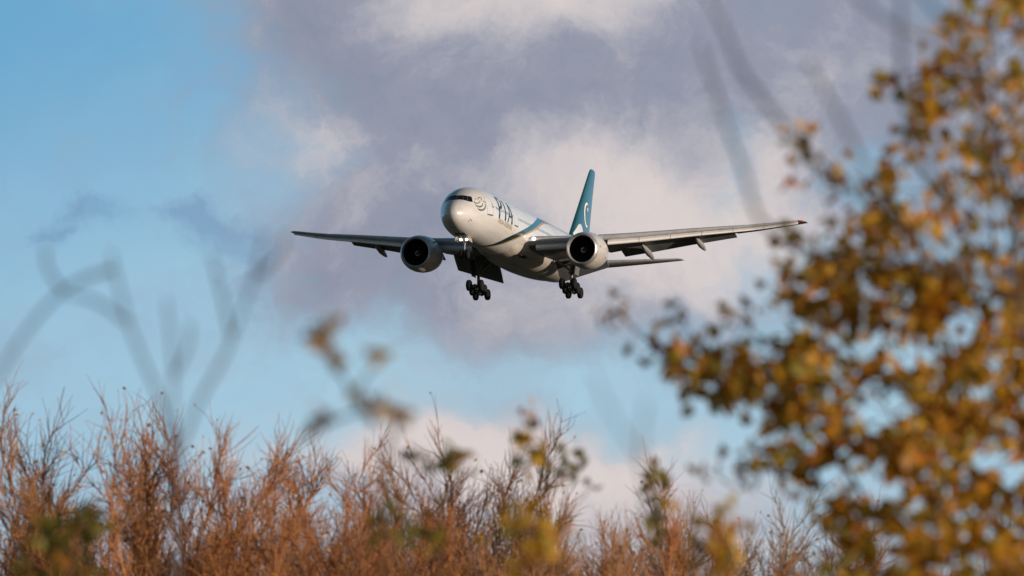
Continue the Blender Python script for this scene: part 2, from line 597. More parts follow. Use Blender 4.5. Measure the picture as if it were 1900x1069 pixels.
def wing_at(y):
    xle = 21.9 + (y - 3.1) * .655 - .5
    z = float(np.interp(y, WY, WZ))
    if y < 10:
        te = 35.3 + (y - 3.1) * .02
    else:
        te = 35.44 + (y - 10) * (41.9 - 35.44) / 20.3
    ch = te - xle
    tw = R_(np.interp(y, [3, 10, 20, 30], [3.2, 1.8, .6, -.3]))
    th = float(np.interp(y, [3, 10, 30], [.135, .115, .10]))
    return xle, z, ch, th, tw


def wing_sec(y, c0, c1, sd):
    xle, z, ch, th, tw = wing_at(y)
    return [P(a, sd * y, b_) for a, b_ in foil(xle, z, ch, th, tw, c0, c1)]


HINGE = .76


def flap_sec(y, sd, defl, drop, back, frac):
    """flap section at span y, deflected and run back behind the wing"""
    xle, z, ch, th, tw = wing_at(y)
    fc = ch * frac
    hx = xle + ch * HINGE * math.cos(tw) + back * ch
    hz = z - ch * HINGE * math.sin(tw) - drop * ch
    return [P(a, sd * y, b_) for a, b_ in foil(hx, hz, fc, .13, defl + tw)]


def tube(pts, radii, n=10, cap=True):
    rows = []
    for i, p in enumerate(pts):
        p = Vector(p)
        d = (Vector(pts[min(i + 1, len(pts) - 1)]) - Vector(pts[max(i - 1, 0)])).normalized()
        a = d.orthogonal().normalized() if i == 0 else (a - d * a.dot(d)).normalized()
        b_ = d.cross(a)
        rows.append([p + (a * math.cos(2 * math.pi * k / n) + b_ * math.sin(2 * math.pi * k / n)) * radii[i] for k in range(n)])
    return grid_mesh('tube', rows, close_v=True, caps=cap)


def lathe(profile, axis_pt, n=48, caps=False, sl=0.0):
    """profile (x, r) spun about the fore-and-aft axis through axis_pt (y, z) at the first x; sl = rise per metre aft"""
    y0, z0 = axis_pt
    x0 = profile[0][0]
    return grid_mesh('lathe', [[P(x, y0 + r * math.cos(2 * math.pi * k / n), z0 + sl * (x - x0) + r * math.sin(2 * math.pi * k / n)) for k in range(n)] for x, r in profile],
                     close_v=True, caps=caps)


def box(c_, sx_, sy_, sz_, bev=0.0):
    bm = bmesh.new()
    bmesh.ops.create_cube(bm, size=1)
    for v in bm.verts:
        v.co = Vector(c_) + Vector((v.co.x * sx_, v.co.y * sy_, v.co.z * sz_))
    if bev:
        bmesh.ops.bevel(bm, geom=bm.edges[:], offset=bev, segments=1, affect='EDGES')
    me = bpy.data.meshes.new('box')
    bm.to_mesh(me)
    bm.free()
    return me


def plate(corners, t, axis):
    """slab from coplanar corners extruded by t along axis"""
    k = len(corners)
    ax = Vector(axis) * t
    vs = [Vector(c_) for c_ in corners] + [Vector(c_) + ax for c_ in corners]
    fs = [tuple(range(k)), tuple(reversed(range(k, 2 * k)))] + [(i, (i + 1) % k, (i + 1) % k + k, i + k) for i in range(k)]
    me = bpy.data.meshes.new('plate')
    me.from_pydata([tuple(v) for v in vs], [], fs)
    finish(me, False)
    return me


FLAPS = [(3.35, 9.0, 'inboard'), (10.6, 22.9, 'outboard')]


def build_wing(sd):
    ys = [2.2, 3.1, 3.3]
    spans = [(y, HINGE) for y in (2.2, 3.1, 4.5, 6.5, 9.0, 9.03)] + [(y, 1.0) for y in (9.05, 10.5, 10.53)] + \
            [(y, HINGE) for y in (10.55, 13, 16, 19, 22.9, 22.93)] + [(y, 1.0) for y in (22.95, 25, 27.5, 29.6)]
    secs = []
    for y, c1 in spans:
        secs.append(wing_sec(y, .015 if y < 29 else 0, c1, sd))
    k = max(len(s) for s in secs)
    secs = [s if len(s) == k else s for s in secs]
    # every section keeps one vertex count
    secs = [wing_sec(y, 0.0, c1, sd) for y, c1 in spans]
    xle, z, ch, th, tw = wing_at(30.3)
    secs.append([P(a, sd * 30.35, b_) for a, b_ in foil(xle + .15, z + .01, ch * .93, th * .95, tw)])
    secs.append([P(a, sd * (30.62), b_) for a, b_ in foil(xle + .8, z + .03, ch * .66, th * .6, tw)])
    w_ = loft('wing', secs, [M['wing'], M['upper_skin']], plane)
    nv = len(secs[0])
    for p_ in w_.data.polygons:                      # paler colour on the upper side and round the nose, darker below
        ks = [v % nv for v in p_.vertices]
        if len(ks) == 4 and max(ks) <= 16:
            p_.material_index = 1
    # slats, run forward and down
    for a, b_ in ((3.75, 8.75), (10.9, 14.0), (14.05, 17.15), (17.2, 20.3), (20.35, 23.45), (23.5, 26.6), (26.65, 30.0)):
        ss = []
        for y in (a, (a + b_) / 2, b_):
            xle, z, ch, th, tw = wing_at(y)
            f = foil(xle, z, ch, th * 1.10, tw, 0, float(np.interp(y, [3, 10, 30], [.10, .14, .21])), n=10)
            (px_, pz_), an = f[0], R_(-36)      # hangs from its upper rear edge
            f = [(px_ - .03 * ch + (u - px_) * math.cos(an) + (v - pz_) * math.sin(an), pz_ - .012 * ch - (u - px_) * math.sin(an) + (v - pz_) * math.cos(an)) for u, v in f]
            ss.append([P(u, sd * y, v) for u, v in f])
        sl_ = loft('slat', ss, [M['slat'], M['edge']], w_)
        nv = len(ss[0])
        for p_ in sl_.data.polygons:                 # bare metal round the nose
            ks = [v % nv for v in p_.vertices]
            if len(ks) == 4 and 8 <= min(ks) and max(ks) <= 13:
                p_.material_index = 1
    # flaps
    ss = [flap_sec(y, sd, R_(37), .022, .0, .25) for y in (3.4, 6.2, 8.95)]
    loft('flap', ss, M['dark_grey'], w_)
    ss = [flap_sec(y, sd, R_(16), .006, .0, .27) for y in (10.65, 14, 18, 22.85)]
    loft('flap', ss, M['dark_grey'], w_)
    # flap track fairings
    for y, L_, dr in ((13.4, 5.6, .62), (19.0, 4.7, .50)):
        xle, z, ch, th, tw = wing_at(y)
        xa = xle + ch * .55
        za = z - ch * .55 * math.sin(tw) - ch * th * .40
        ps = [P(xa, sd * y, za + .05), P(xa + L_ * .22, sd * y, za - .28), P(xa + L_ * .55, sd * y, za - .30 - .45 * dr), P(xa + L_ * .85, sd * y, za - .30 - .95 * dr), P(xa + L_ * 1.02, sd * y, za - .30 - 1.25 * dr)]
        link('flap_fairing', tube(ps, [.05, .30, .36, .22, .03], 12), M['grey'], w_)
    # tip lamp
    xle, z, ch, th, tw = wing_at(30.2)
    me = tube([P(xle - .04, sd * 30.2, z), P(xle + .2, sd * 30.36, z + .02), P(xle + .55, sd * 30.52, z + .03)], [.05, .085, .04], 10)
    if sd > 0:
        link('tip_lamp', me, M['red'], w_)
    else:
        link('tip_lamp', me, M['lens'], w_)
    # root landing lamp
    r = lathe([(21.5, .02), (21.52, .09), (21.6, .16), (21.8, .18)], (sd * 3.6, -.95), 16)
    link('landing_lamp', r, M['lamp'] if sd > 0 else M['lens'], w_)
    return w_


for sd in (1, -1):
    build_wing(sd)

# wing-to-body fairing along the belly
rows = []
for x in np.linspace(17.5, 43.5, 34):
    u = (x - 17.5) / 26
    s = math.sin(math.pi * min(max(u, 0.001), .999)) ** .55
    hw, low_ = 2.0 + 1.55 * s, -2.85 - .72 * s
    r = []
    for a in np.linspace(180, 360, 25):
        ca, sa = math.cos(R_(a)), math.sin(R_(a))
        q = .72
        y = hw * math.copysign(abs(ca) ** q, ca)
        z = -1.05 * s - .9 * (1 - s) - (-low_ - 1.05 * s - .9 * (1 - s)) * abs(sa) ** .9
        r.append(P(x, y, z))
    rows.append(r)
link('belly_fairing', grid_mesh('belly_fairing', rows), M['belly'], plane)
# pack inlets and small vents under the belly
for sd in (1, -1):
    for x in (20.6, 22.2):
        link('belly_inlet', box(P(x, sd * 2.35, -2.98), .55, .8, .22, .05), M['black'], plane)

# tail surfaces
secs = []
for z, xle, ch, th in ((2.6, 49.6, 9.6, .10), (3.6, 50.8, 8.4, .10), (6.5, 53.65, 6.35, .10), (9.5, 56.6, 4.3, .10), (12.0, 59.05, 2.75, .10), (12.35, 59.5, 2.2, .085), (12.48, 60.0, 1.3, .05)):
    secs.append([P(a, b_, z) for a, b_ in foil(xle, 0, ch, th, 0, camber=0, n=16)])
fin = loft('fin', secs, M['teal'], plane)


def fin_x(z, f):
    xle = np.interp(z, [3.6, 12.0], [50.8, 59.05])
    ch = np.interp(z, [3.6, 6.5, 9.5, 12], [8.4, 6.35, 4.3, 2.75])
    return xle, ch


def fin_pt(x, z, off=.025):
    xle, ch = fin_x(z, 0)
    c_ = min(max((x - xle) / ch, .002), .995)
    t = 5 * .10 * (.2969 * math.sqrt(c_) - .126 * c_ - .3516 * c_ ** 2 + .2843 * c_ ** 3 - .1015 * c_ ** 4)
    return P(x, t * ch + off, z)


# crescent, star and the white wave at the foot of the fin
rows = []
for t in np.linspace(0, 1, 30):
    a = R_(62 + t * 236)
    w2 = .46 * math.sin(math.pi * t) ** .8
    r = []
    for k in (-1, 0, 1):
        rr = 1.42 + k * w2 * .5 - .12 * (1 - math.sin(math.pi * t))
        r.append(fin_pt(57.45 + rr * .95 * math.cos(a), 6.65 + rr * math.sin(a)))
    rows.append(r)
link('crescent', grid_mesh('crescent', rows), M['mark'], fin)
bm = bmesh.new()
vs = []
for k in range(10):
    rr = .40 if k % 2 == 0 else .17
    vs.append(bm.verts.new(fin_pt(57.75 + rr * math.sin(k * math.pi / 5), 7.35 + rr * math.cos(k * math.pi / 5), .03)))
bm.faces.new(vs)
me = bpy.data.meshes.new('star')
bm.to_mesh(me)
bm.free()
link('star', me, M['mark'], fin)
rows = []
wave = spline([(51.3, 3.75), (52.3, 4.35), (53.3, 4.98), (54.2, 5.15), (55.0, 4.75), (55.6, 3.9), (56.0, 3.1)], 30)
for x, zt in wave:
    rows.append([fin_pt(x, 3.0 + (zt - 3.0) * t, .02) for t in np.linspace(0, 1, 8)])
link('white_wave', grid_mesh('white_wave', rows), M['white'], fin)

for sd in (1, -1):
    secs = []
    for y, xle, ch, z in ((.6, 53.4, 7.2, .62), (3.0, 55.2, 5.9, .85), (7.0, 58.2, 3.9, 1.32), (10.4, 60.85, 2.15, 1.76), (10.72, 61.4, 1.5, 1.8), (10.8, 62.3, .5, 1.81)):
        secs.append([P(a, sd * y, b_) for a, b_ in foil(xle, z, ch, .10, R_(-1.0), camber=-.01)])
    loft('stabilizer', secs, M['grey'], plane)


# engines
def build_engine(sd):
    y0, z0, x0, sl = sd * 9.72, -2.5, 19.7, .045
    outer = [(x0 + .42, 1.885), (x0 + .8, 1.97), (x0 + 1.4, 2.06), (x0 + 2.4, 2.11), (x0 + 3.4, 2.07), (x0 + 4.4, 1.95), (x0 + 5.3, 1.77), (x0 + 5.75, 1.66), (x0 + 5.72, 1.60), (x0 + 4.2, 1.55)]
    zz = lambda x: z0 + sl * (x - x0)
    nac = link('engine', lathe(outer, (y0, zz(x0 + .42)), 56, sl=sl), M['nacelle'], plane)
    lip = [(x0 + .42, 1.885), (x0 + .2, 1.80), (x0 + .07, 1.73), (x0, 1.65), (x0 + .03, 1.575), (x0 + .14, 1.52), (x0 + .35, 1.475)]
    link('intake_lip', lathe(lip, (y0, zz(x0 + .42)), 56, sl=sl), M['lip'], nac)
    duct = [(x0 + .35, 1.475), (x0 + .8, 1.46), (x0 + 1.6, 1.54), (x0 + 2.0, 1.55), (x0 + 2.02, .01)]
    link('intake_duct', lathe(duct, (y0, zz(x0 + .35)), 40, sl=sl), M['black'], nac)
    # fan blades
    bl = []
    for k in range(22):
        a0 = 2 * math.pi * k / 22
        rows_ = []
        for r_, da, dx in ((.48, -.10, .0), (.9, -.02, .03), (1.25, .06, .06), (1.53, .13, .08)):
            row = []
            for s_ in (-1, 1):
                ang = a0 + da + s_ * .085
                row.append(P(x0 + 1.45 + dx + s_ * .14, y0 + r_ * math.cos(ang), zz(x0 + 1.45) + r_ * math.sin(ang)))
            rows_.append(row)
        bl.append(grid_mesh('blade', rows_))
    link('fan', join_bm(bl, 'fan'), M['fan'], nac)
    sp = link('spinner', lathe([(x0 + .82, .005), (x0 + .86, .08), (x0 + 1.0, .22), (x0 + 1.25, .40), (x0 + 1.5, .50)], (y0, zz(x0 + .82)), 28, sl=sl), M['spinner'], nac)
    rows_ = []
    for t in np.linspace(0, 1, 16):
        a = R_(60 + 300 * t)
        r1 = .12 + .14 * t
        row = []
        for k in (0, 1):
            r_ = r1 + k * .17 * math.sin(math.pi * min(t * 1.1, 1)) + .005
            xx = np.interp(r_, [.005, .08, .22, .40, .5], [.82, .86, 1.0, 1.25, 1.5]) + x0 - .012
            row.append(P(xx, y0 + r_ * math.cos(a), zz(xx) + r_ * math.sin(a)))
        rows_.append(row)
    link('spinner_swirl', grid_mesh('swirl', rows_), M['mark'], nac)
    link('core_cowl', lathe([(x0 + 4.2, 1.15), (x0 + 5.6, 1.12), (x0 + 6.6, .95), (x0 + 7.3, .72), (x0 + 7.25, .6), (x0 + 8.2, .1)], (y0, zz(x0 + 4.2)), 32, sl=sl), M['hot'], nac)
    # pylon up to the wing
    secs_ = []
    for z, xa, xb, hw in ((-.85, x0 + 1.6, x0 + 9.5, .30), (-.35, x0 + 3.2, x0 + 9.8, .26), (-.05, x0 + 5.2, x0 + 9.8, .18)):
        secs_.append([P(a, y0 + b_, z) for a, b_ in foil(xa, 0, xb - xa, 2 * hw / (xb - xa), 0, camber=0, n=8)])
    loft('pylon', secs_, M['nacelle'], nac)
    # strake on the inboard shoulder, latch marks
    for yy in (-1, 1):
        a = R_(38 if yy > 0 else 142)
        p = [P(x0 + 1.3, y0 + 2.02 * math.cos(a), z0 + 2.02 * math.sin(a)), P(x0 + 2.3, y0 + 2.55 * math.cos(a), z0 + .05 + 2.55 * math.sin(a)), P(x0 + 2.7, y0 + 2.05 * math.cos(a), z0 + .1 + 2.05 * math.sin(a))]
        if yy * sd < 0:
            link('strake', plate(p, .04, (0, 0, 1)), M['nacelle'], nac)
    for a, xx, sx_ in ((8, 1.0, .24), (-22, 3.4, .14)):
        rr = np.interp(xx, [.42, .8, 1.4, 2.4, 3.4], [1.885, 1.97, 2.06, 2.11, 2.07]) + .01
        ca, sa = math.cos(R_(a)), math.sin(R_(a))
        rows_ = [[P(x0 + xx + u, y0 + (rr) * math.cos(R_(a + v)), zz(x0 + xx) + rr * math.sin(R_(a + v))) for v in (-2.2, 0, 2.2)] for u in (-sx_, 0, sx_)]
        link('cowl_latch', grid_mesh('cowl_latch', rows_), M['sill'], nac)
    # drain mast at the aft lower cowl
    return nac


for sd in (1, -1):
    build_engine(sd)


# landing gear
def wheel(cx, cy, cz, r, wd, parent):
    """tyre and rim spun about the athwartships axis"""
    pr = [(-wd * .5, r * .55), (-wd * .5, r * .82), (-wd * .36, r * .96), (-wd * .12, r), (wd * .12, r), (wd * .36, r * .96), (wd * .5, r * .82), (wd * .5, r * .55)]
    ri = [(-wd * .40, .02), (-wd * .42, r * .3), (-wd * .30, r * .42), (-wd * .46, r * .56), (wd * .46, r * .56), (wd * .30, r * .42), (wd * .42, r * .3), (wd * .40, .02)]

    def spin(p, n):
        return grid_mesh('wheel', [[P(cx + q * math.cos(2 * math.pi * k / n), cy + a, cz + q * math.sin(2 * math.pi * k / n)) for k in range(n)] for a, q in p], close_v=True, caps=True)
    me = join_bm([spin(pr, 28)], 'wheel')
    me.materials.append(M['rubber'])
    me2 = spin(ri, 20)
    bm = bmesh.new()
    bm.from_mesh(me)
    k0 = len(bm.faces)
    bm.from_mesh(me2)
    bm.faces.ensure_lookup_table()
    for i in range(k0, len(bm.faces)):
        bm.faces[i].material_index = 1
    bm.to_mesh(me)
    bm.free()
    bpy.data.meshes.remove(me2)
    me.materials.append(M['rim'])
    return link('wheel', me, None, parent)


def main_gear(sd):
    y0, xg, zb = sd * 5.49, 31.3, -5.42
    top = P(xg - .2, y0 + sd * .35, -1.5)
    mid = P(xg, y0, -3.7)
    foot = P(xg, y0, zb + .1)
    g_ = link('main_gear', join_bm([tube([top, mid], [.30, .27], 14), tube([mid, foot], [.17, .17], 12),
                                    tube([P(xg, y0, -3.55), P(xg, y0, -3.75)], [.34, .34], 14)], 'main_gear'), M['gear'], plane)
    tlt = R_(14.5)

    def bogie(d, dy, up=0):
        return P(xg + d * math.cos(tlt), y0 + dy, zb - d * math.sin(tlt) + up)
    link('bogie_beam', tube([bogie(-1.6, 0), bogie(0, 0, .05), bogie(1.6, 0)], [.15, .22, .15], 10), M['gear'], g_)
    for d in (-1.47, 0, 1.47):
        link('axle', tube([bogie(d, -.75), bogie(d, .75)], [.09, .09], 8), M['gear'], g_)
        for s_ in (-1, 1):
            c_ = (xg + d * math.cos(tlt), y0 + s_ * .70, zb - d * math.sin(tlt))
            wheel(*c_, .64, .50, g_)
    link('side_brace', join_bm([tube([P(xg, y0, -3.5), P(xg - .1, y0 - sd * 1.7, -2.2)], [.10, .12], 8),
                                tube([P(xg + .2, y0, -3.6), P(xg + 2.0, y0 - sd * .6, -2.0)], [.10, .12], 8),
                                tube([P(xg + .22, y0, -4.0), P(xg + .6, y0, -4.45), P(xg + .2, y0, -5.0)], [.06, .07, .06], 6)], 'brace'), M['gear'], g_)
    ysd = y0 + sd * .55
    link('gear_door', plate([P(xg - .9, ysd + sd * .3, -1.9), P(xg + 1.1, ysd + sd * .3, -1.9), P(xg + .9, ysd, -3.9), P(xg - .8, ysd, -3.9)], .06, (sd, 0, 0)), M['dark_grey'], g_)
    link('brake_hose', tube([P(xg - .25, y0 + .1, -3.4), P(xg - .42, y0 + .15, -4.4), P(xg - .2, y0 + .1, -5.1)], [.04, .04, .04], 6), M['rubber'], g_)


for sd in (1, -1):
    main_gear(sd)
    # open wheel well beside the keel
    link('wheel_well', patch('wheel_well', [(29.6, -24), (33.2, -24), (33.2, -40), (29.6, -40)], M['black'], None, 4, 4, .60, sd).data, M['black'], plane)
for o in [o for o in COL.objects if o.name.startswith('wheel_well') and o.parent is None]:
    bpy.data.objects.remove(o)

xn = 5.75
ng = link('nose_gear', join_bm([tube([P(xn - .1, 0, -2.6), P(xn, 0, -3.7)], [.16, .15], 12), tube([P(xn, 0, -3.7), P(xn + .05, 0, -4.75)], [.09, .09], 10),
                                tube([P(xn + .05, -.5, -4.75), P(xn + .05, .5, -4.75)], [.07, .07], 8),
                                tube([P(xn, 0, -3.5), P(xn + 1.6, 0, -2.75)], [.08, .08], 8)], 'nose_gear'), M['gear'], plane)
for s_ in (-1, 1):
    wheel(xn + .05, s_ * .34, -4.75, .53, .38, ng)
    link('landing_lamp', lathe([(xn - .42, .01), (xn - .41, .10), (xn - .36, .15), (xn - .15, .12)], (s_ * .33, -3.16), 16), M['lamp'], ng)
    link('gear_door', plate([P(xn - 1.3, s_ * .62, -2.85), P(xn + .5, s_ * .62, -2.95), P(xn + .3, s_ * .78, -3.46), P(xn - 1.1, s_ * .78, -3.40)], .05, (s_, 0, 0)), M['belly'], ng)
link('lamp_bracket', box(P(xn - .15, 0, -3.16), .8, .12, .10, .02), M['gear'], ng)
link('nose_wheel_well', grid_mesh('well', [[skin(x, a, .012) for a in np.linspace(-90 - 14, -90 + 14, 7)] for x in np.linspace(3.4, 6.3, 8)]), M['black'], plane)

# ------------------------------------------------------------------ vegetation


class Twigs:
    """collects tapering round sticks and turns them into one mesh"""
    def __init__(self):
        self.a, self.b, self.ra, self.rb = [], [], [], []

    def add(self, p, q, r0, r1):
        self.a.append(p)
        self.b.append(q)
        self.ra.append(r0)
        self.rb.append(r1)

    def path(self, pts, r0, r1):
        n = len(pts) - 1
        for i in range(n):
            self.add(pts[i], pts[i + 1], r0 + (r1 - r0) * i / n, r0 + (r1 - r0) * (i + 1) / n)

    def mesh(self, name, sides=3):
        A, B_ = np.array(self.a, float), np.array(self.b, float)
        ra, rb = np.array(self.ra)[:, None], np.array(self.rb)[:, None]
        d = B_ - A
        d /= np.linalg.norm(d, axis=1)[:, None] + 1e-9
        ref = np.where(np.abs(d[:, 2:3]) > .9, np.array([[1., 0, 0]]), np.array([[0., 0, 1]]))
        u = np.cross(d, ref)
        u /= np.linalg.norm(u, axis=1)[:, None] + 1e-9
        v = np.cross(d, u)
        n = len(A)
        vs = np.zeros((n, 2, sides, 3))
        for k in range(sides):
            o = u * math.cos(2 * math.pi * k / sides) + v * math.sin(2 * math.pi * k / sides)
            vs[:, 0, k] = A + o * ra
            vs[:, 1, k] = B_ + o * rb
        base = (np.arange(n) * 2 * sides)[:, None, None]
        k = np.arange(sides)
        q = np.stack([k, (k + 1) % sides, (k + 1) % sides + sides, k + sides], 1)[None] + base
        return raw_mesh(name, vs.reshape(-1, 3), q.reshape(-1, 4))


def raw_mesh(name, vs, quads):
    me = bpy.data.meshes.new(name)
    me.vertices.add(len(vs))
    me.vertices.foreach_set('co', np.ascontiguousarray(vs, dtype=np.float32).ravel())
    nq = len(quads)
    me.loops.add(nq * 4)
    me.loops.foreach_set('vertex_index', np.ascontiguousarray(quads, dtype=np.int32).ravel())
    me.polygons.add(nq)
    me.polygons.foreach_set('loop_start', np.arange(0, nq * 4, 4, dtype=np.int32))
    me.polygons.foreach_set('loop_total', np.full(nq, 4, dtype=np.int32))
    me.polygons.foreach_set('use_smooth', np.ones(nq, dtype=bool))
    me.update(calc_edges=True)
    return me


def leaf_mesh(name, pts, sizes, rng, up=.25, droop=.5):
    """one folded, pointed leaf blade (4 quads) per point"""
    n = len(pts)
    L = np.array(sizes)[:, None]
    d = rng.normal(size=(n, 3))
    d[:, 2] -= droop
    d /= np.linalg.norm(d, axis=1)[:, None]
    r = rng.normal(size=(n, 3))
    s = np.cross(d, r)
    s /= np.linalg.norm(s, axis=1)[:, None] + 1e-9
    nn = np.cross(s, d)
    P_ = np.array(pts)
    W = L * .36
    c0, c1, c2 = P_, P_ + d * L * .5 + nn * L * .05, P_ + d * L
    cols = [c0, c1, c2]
    lft = [P_ + d * L * .10 + s * W * .55 + nn * L * .10, P_ + d * L * .48 + s * W + nn * L * .22, P_ + d * L * .98 + s * W * .05]
    rgt = [P_ + d * L * .10 - s * W * .55 + nn * L * .10, P_ + d * L * .48 - s * W + nn * L * .22, P_ + d * L * .98 - s * W * .05]
    vs = np.stack(cols + lft + rgt, 1)                   # n, 9, 3
    q = np.array([[0, 1, 4, 3], [1, 2, 5, 4], [0, 6, 7, 1], [1, 7, 8, 2]])[None] + (np.arange(n) * 9)[:, None, None]
    return raw_mesh(name, vs.reshape(-1, 3), q.reshape(-1, 4))


def leaf_material(name, stops):
    m, n, b = principled(name, (.3, .1, .02), .5, spec=.3)
    g_ = n.new('ShaderNodeNewGeometry')
    col = n.ramp(g_.outputs['Random Per Island'], stops)
    c = n.new('ShaderNodeTexCoord').outputs['Object']
    col = n.mix(n.math('MULTIPLY', n.smooth(n.noise(c, 14, 4, .6), .5, .75), .35), col, (.10, .045, .015, 1))
    n.put(b.inputs['Base Color'], col)
    tr = n.new('ShaderNodeBsdfTranslucent')
    n.put(tr.inputs[0], col)
    mx = n.new('ShaderNodeMixShader')
    mx.inputs[0].default_value = .5
    out = n.t.nodes['Material Output']
    n.t.links.new(b.outputs[0], mx.inputs[1])
    n.t.links.new(tr.outputs[0], mx.inputs[2])
    n.t.links.new(mx.outputs[0], out.inputs[0])
    return m


def bark_material(name, ca, cb, scale=3.0):
    m, n, b = principled(name, ca, .8, spec=.25)
    c = n.new('ShaderNodeTexCoord').outputs['Object']
    n.put(b.inputs['Base Color'], n.mix(n.noise(c, scale, 5, .6), (*ca, 1), (*cb, 1)))
    return m


M['autumn'] = leaf_material('autumn_leaves', [(0, (.58, .20, .015)), (.22, (.80, .44, .03)), (.38, (.34, .26, .025)), (.56, (.82, .47, .05)), (.70, (.48, .16, .02)), (.82, (.20, .14, .025)), (.9, (.36, .32, .04)), (1, (.74, .28, .10))])
M['olive'] = leaf_material('olive_leaves', [(0, (.14, .14, .025)), (.35, (.30, .25, .035)), (.65, (.46, .24, .03)), (.85, (.20, .18, .03)), (1, (.48, .18, .03))])
M['green'] = leaf_material('dark_green_leaves', [(0, (.09, .10, .02)), (.4, (.20, .18, .025)), (.75, (.32, .20, .03)), (1, (.38, .15, .025))])


def twig_material(name, cols):
    """bark colour varies from tree to tree and along the twigs"""
    m, n, b = principled(name, cols[0], .75, spec=.25)
    oi = n.new('ShaderNodeObjectInfo').outputs['Random']
    c = n.new('ShaderNodeTexCoord').outputs['Object']
    f = n.math('MULTIPLY_ADD', n.noise(c, 1.6, 4, .6), .9, n.math('MULTIPLY_ADD', oi, .7, -.35), clamp=True)
    n.put(b.inputs['Base Color'], n.ramp(f, [(k / (len(cols) - 1), q) for k, q in enumerate(cols)]))
    return m


M['twig'] = twig_material('reddish_twigs', [(.085, .05, .035), (.30, .125, .05), (.50, .215, .08), (.40, .21, .10), (.52, .31, .15)])
M['twig_grey'] = twig_material('greyish_twigs', [(.10, .075, .06), (.20, .12, .07), (.30, .19, .11), (.24, .18, .13)])
M['bark'] = bark_material('brown_bark', (.13, .08, .05), (.07, .05, .035), 6)
M['bark_grey'] = bark_material('grey_bark', (.10, .10, .11), (.06, .06, .065), 6)


def unit(v):
    return v / (np.linalg.norm(v) + 1e-9)


def wander(rng, p, d, L, n, up, jit):
    pts = [p]
    d = unit(d)
    for i in range(n):
        d = unit(d + rng.normal(size=3) * jit + np.array([0, 0, up]))
        p = p + d * L / n
        pts.append(p)
    return pts, d


def bare_tree_meshes(seed, H=11.0, spread=1.0):
    """upright bare tree: trunk mesh, crown-of-twigs mesh and a mesh of a few last leaves"""
    rng = np.random.default_rng(seed)
    tr, cr, tips = Twigs(), Twigs(), []
    trunk, _ = wander(rng, np.array([0, 0, -.1]), np.array([0, 0, 1.]), H * .48, 8, .3, .05)
    tr.path(trunk, .13, .075)
    limbs = []
    for i in range(14):
        k = rng.integers(3, 9)
        p = trunk[k]
        az = rng.uniform(0, 2 * math.pi)
        tiltv = rng.uniform(.10, .62) * spread
        d = np.array([math.cos(az) * tiltv, math.sin(az) * tiltv, 1.0])
        L = (H - p[2]) * (rng.uniform(.62, 1.0) if i else 1.0)
        pts, _ = wander(rng, p, d, L, 9, .07, .12)
        cr.path(pts, .034, .008)
        limbs.append((pts, L))
    for pts, L in limbs:
        for i in range(4, 10):
            for _ in range(3):
                t = rng.uniform(0, 1)
                a, b_ = pts[i - 1], pts[i]
                p = a + (b_ - a) * t
                ax = unit(b_ - a)
                side = unit(np.cross(ax, rng.normal(size=3)))
                d = ax * rng.uniform(.8, 1.3) + side * rng.uniform(.30, .75)
                bl = rng.uniform(.6, 1.5) * (1.15 - .06 * i)
                bp, _ = wander(rng, p, d, bl, 4, .09, .19)
                cr.path(bp, .013, .006)
                for j in range(1, 5):
                    for _ in range(3):
                        q = bp[j - 1] + (bp[j] - bp[j - 1]) * rng.uniform(.2, 1)
                        ax2 = unit(bp[j] - bp[j - 1])
                        s2 = unit(np.cross(ax2, rng.normal(size=3)))
                        d2 = ax2 * rng.uniform(.8, 1.2) + s2 * rng.uniform(.22, .62)
                        tl = rng.uniform(.25, .80)
                        tp, _ = wander(rng, q, d2, tl, 3, .06, .24)
                        cr.path(tp, .0070, .0028)
                        if rng.random() < .10:
                            tips.append(tp[-1])
                        if rng.random() < .7:
                            s3_ = unit(np.cross(ax2, rng.normal(size=3)))
                            tq, _ = wander(rng, tp[1], ax2 + s3_ * .6, tl * .6, 1, .1, .1)
                            cr.path(tq, .0052, .0026)
    lf = leaf_mesh('leaves', np.array(tips), rng.uniform(.05, .09, len(tips)), rng)
    return tr.mesh('trunk', 8), cr.mesh('crown', 3), lf


VAR = [bare_tree_meshes(11 + i, spread=(.8, 1.0, 1.25, .9, 1.1, 1.0)[i]) for i in range(6)]
VARG = []
for v in VAR:
    v[0].materials.append(M['bark'])
    v[1].materials.append(M['twig'])
    v[2].materials.append(M['autumn'])
    gcrown = v[1].copy()
    gcrown.materials.clear()
    gcrown.materials.append(M['twig_grey'])
    VARG.append(gcrown)

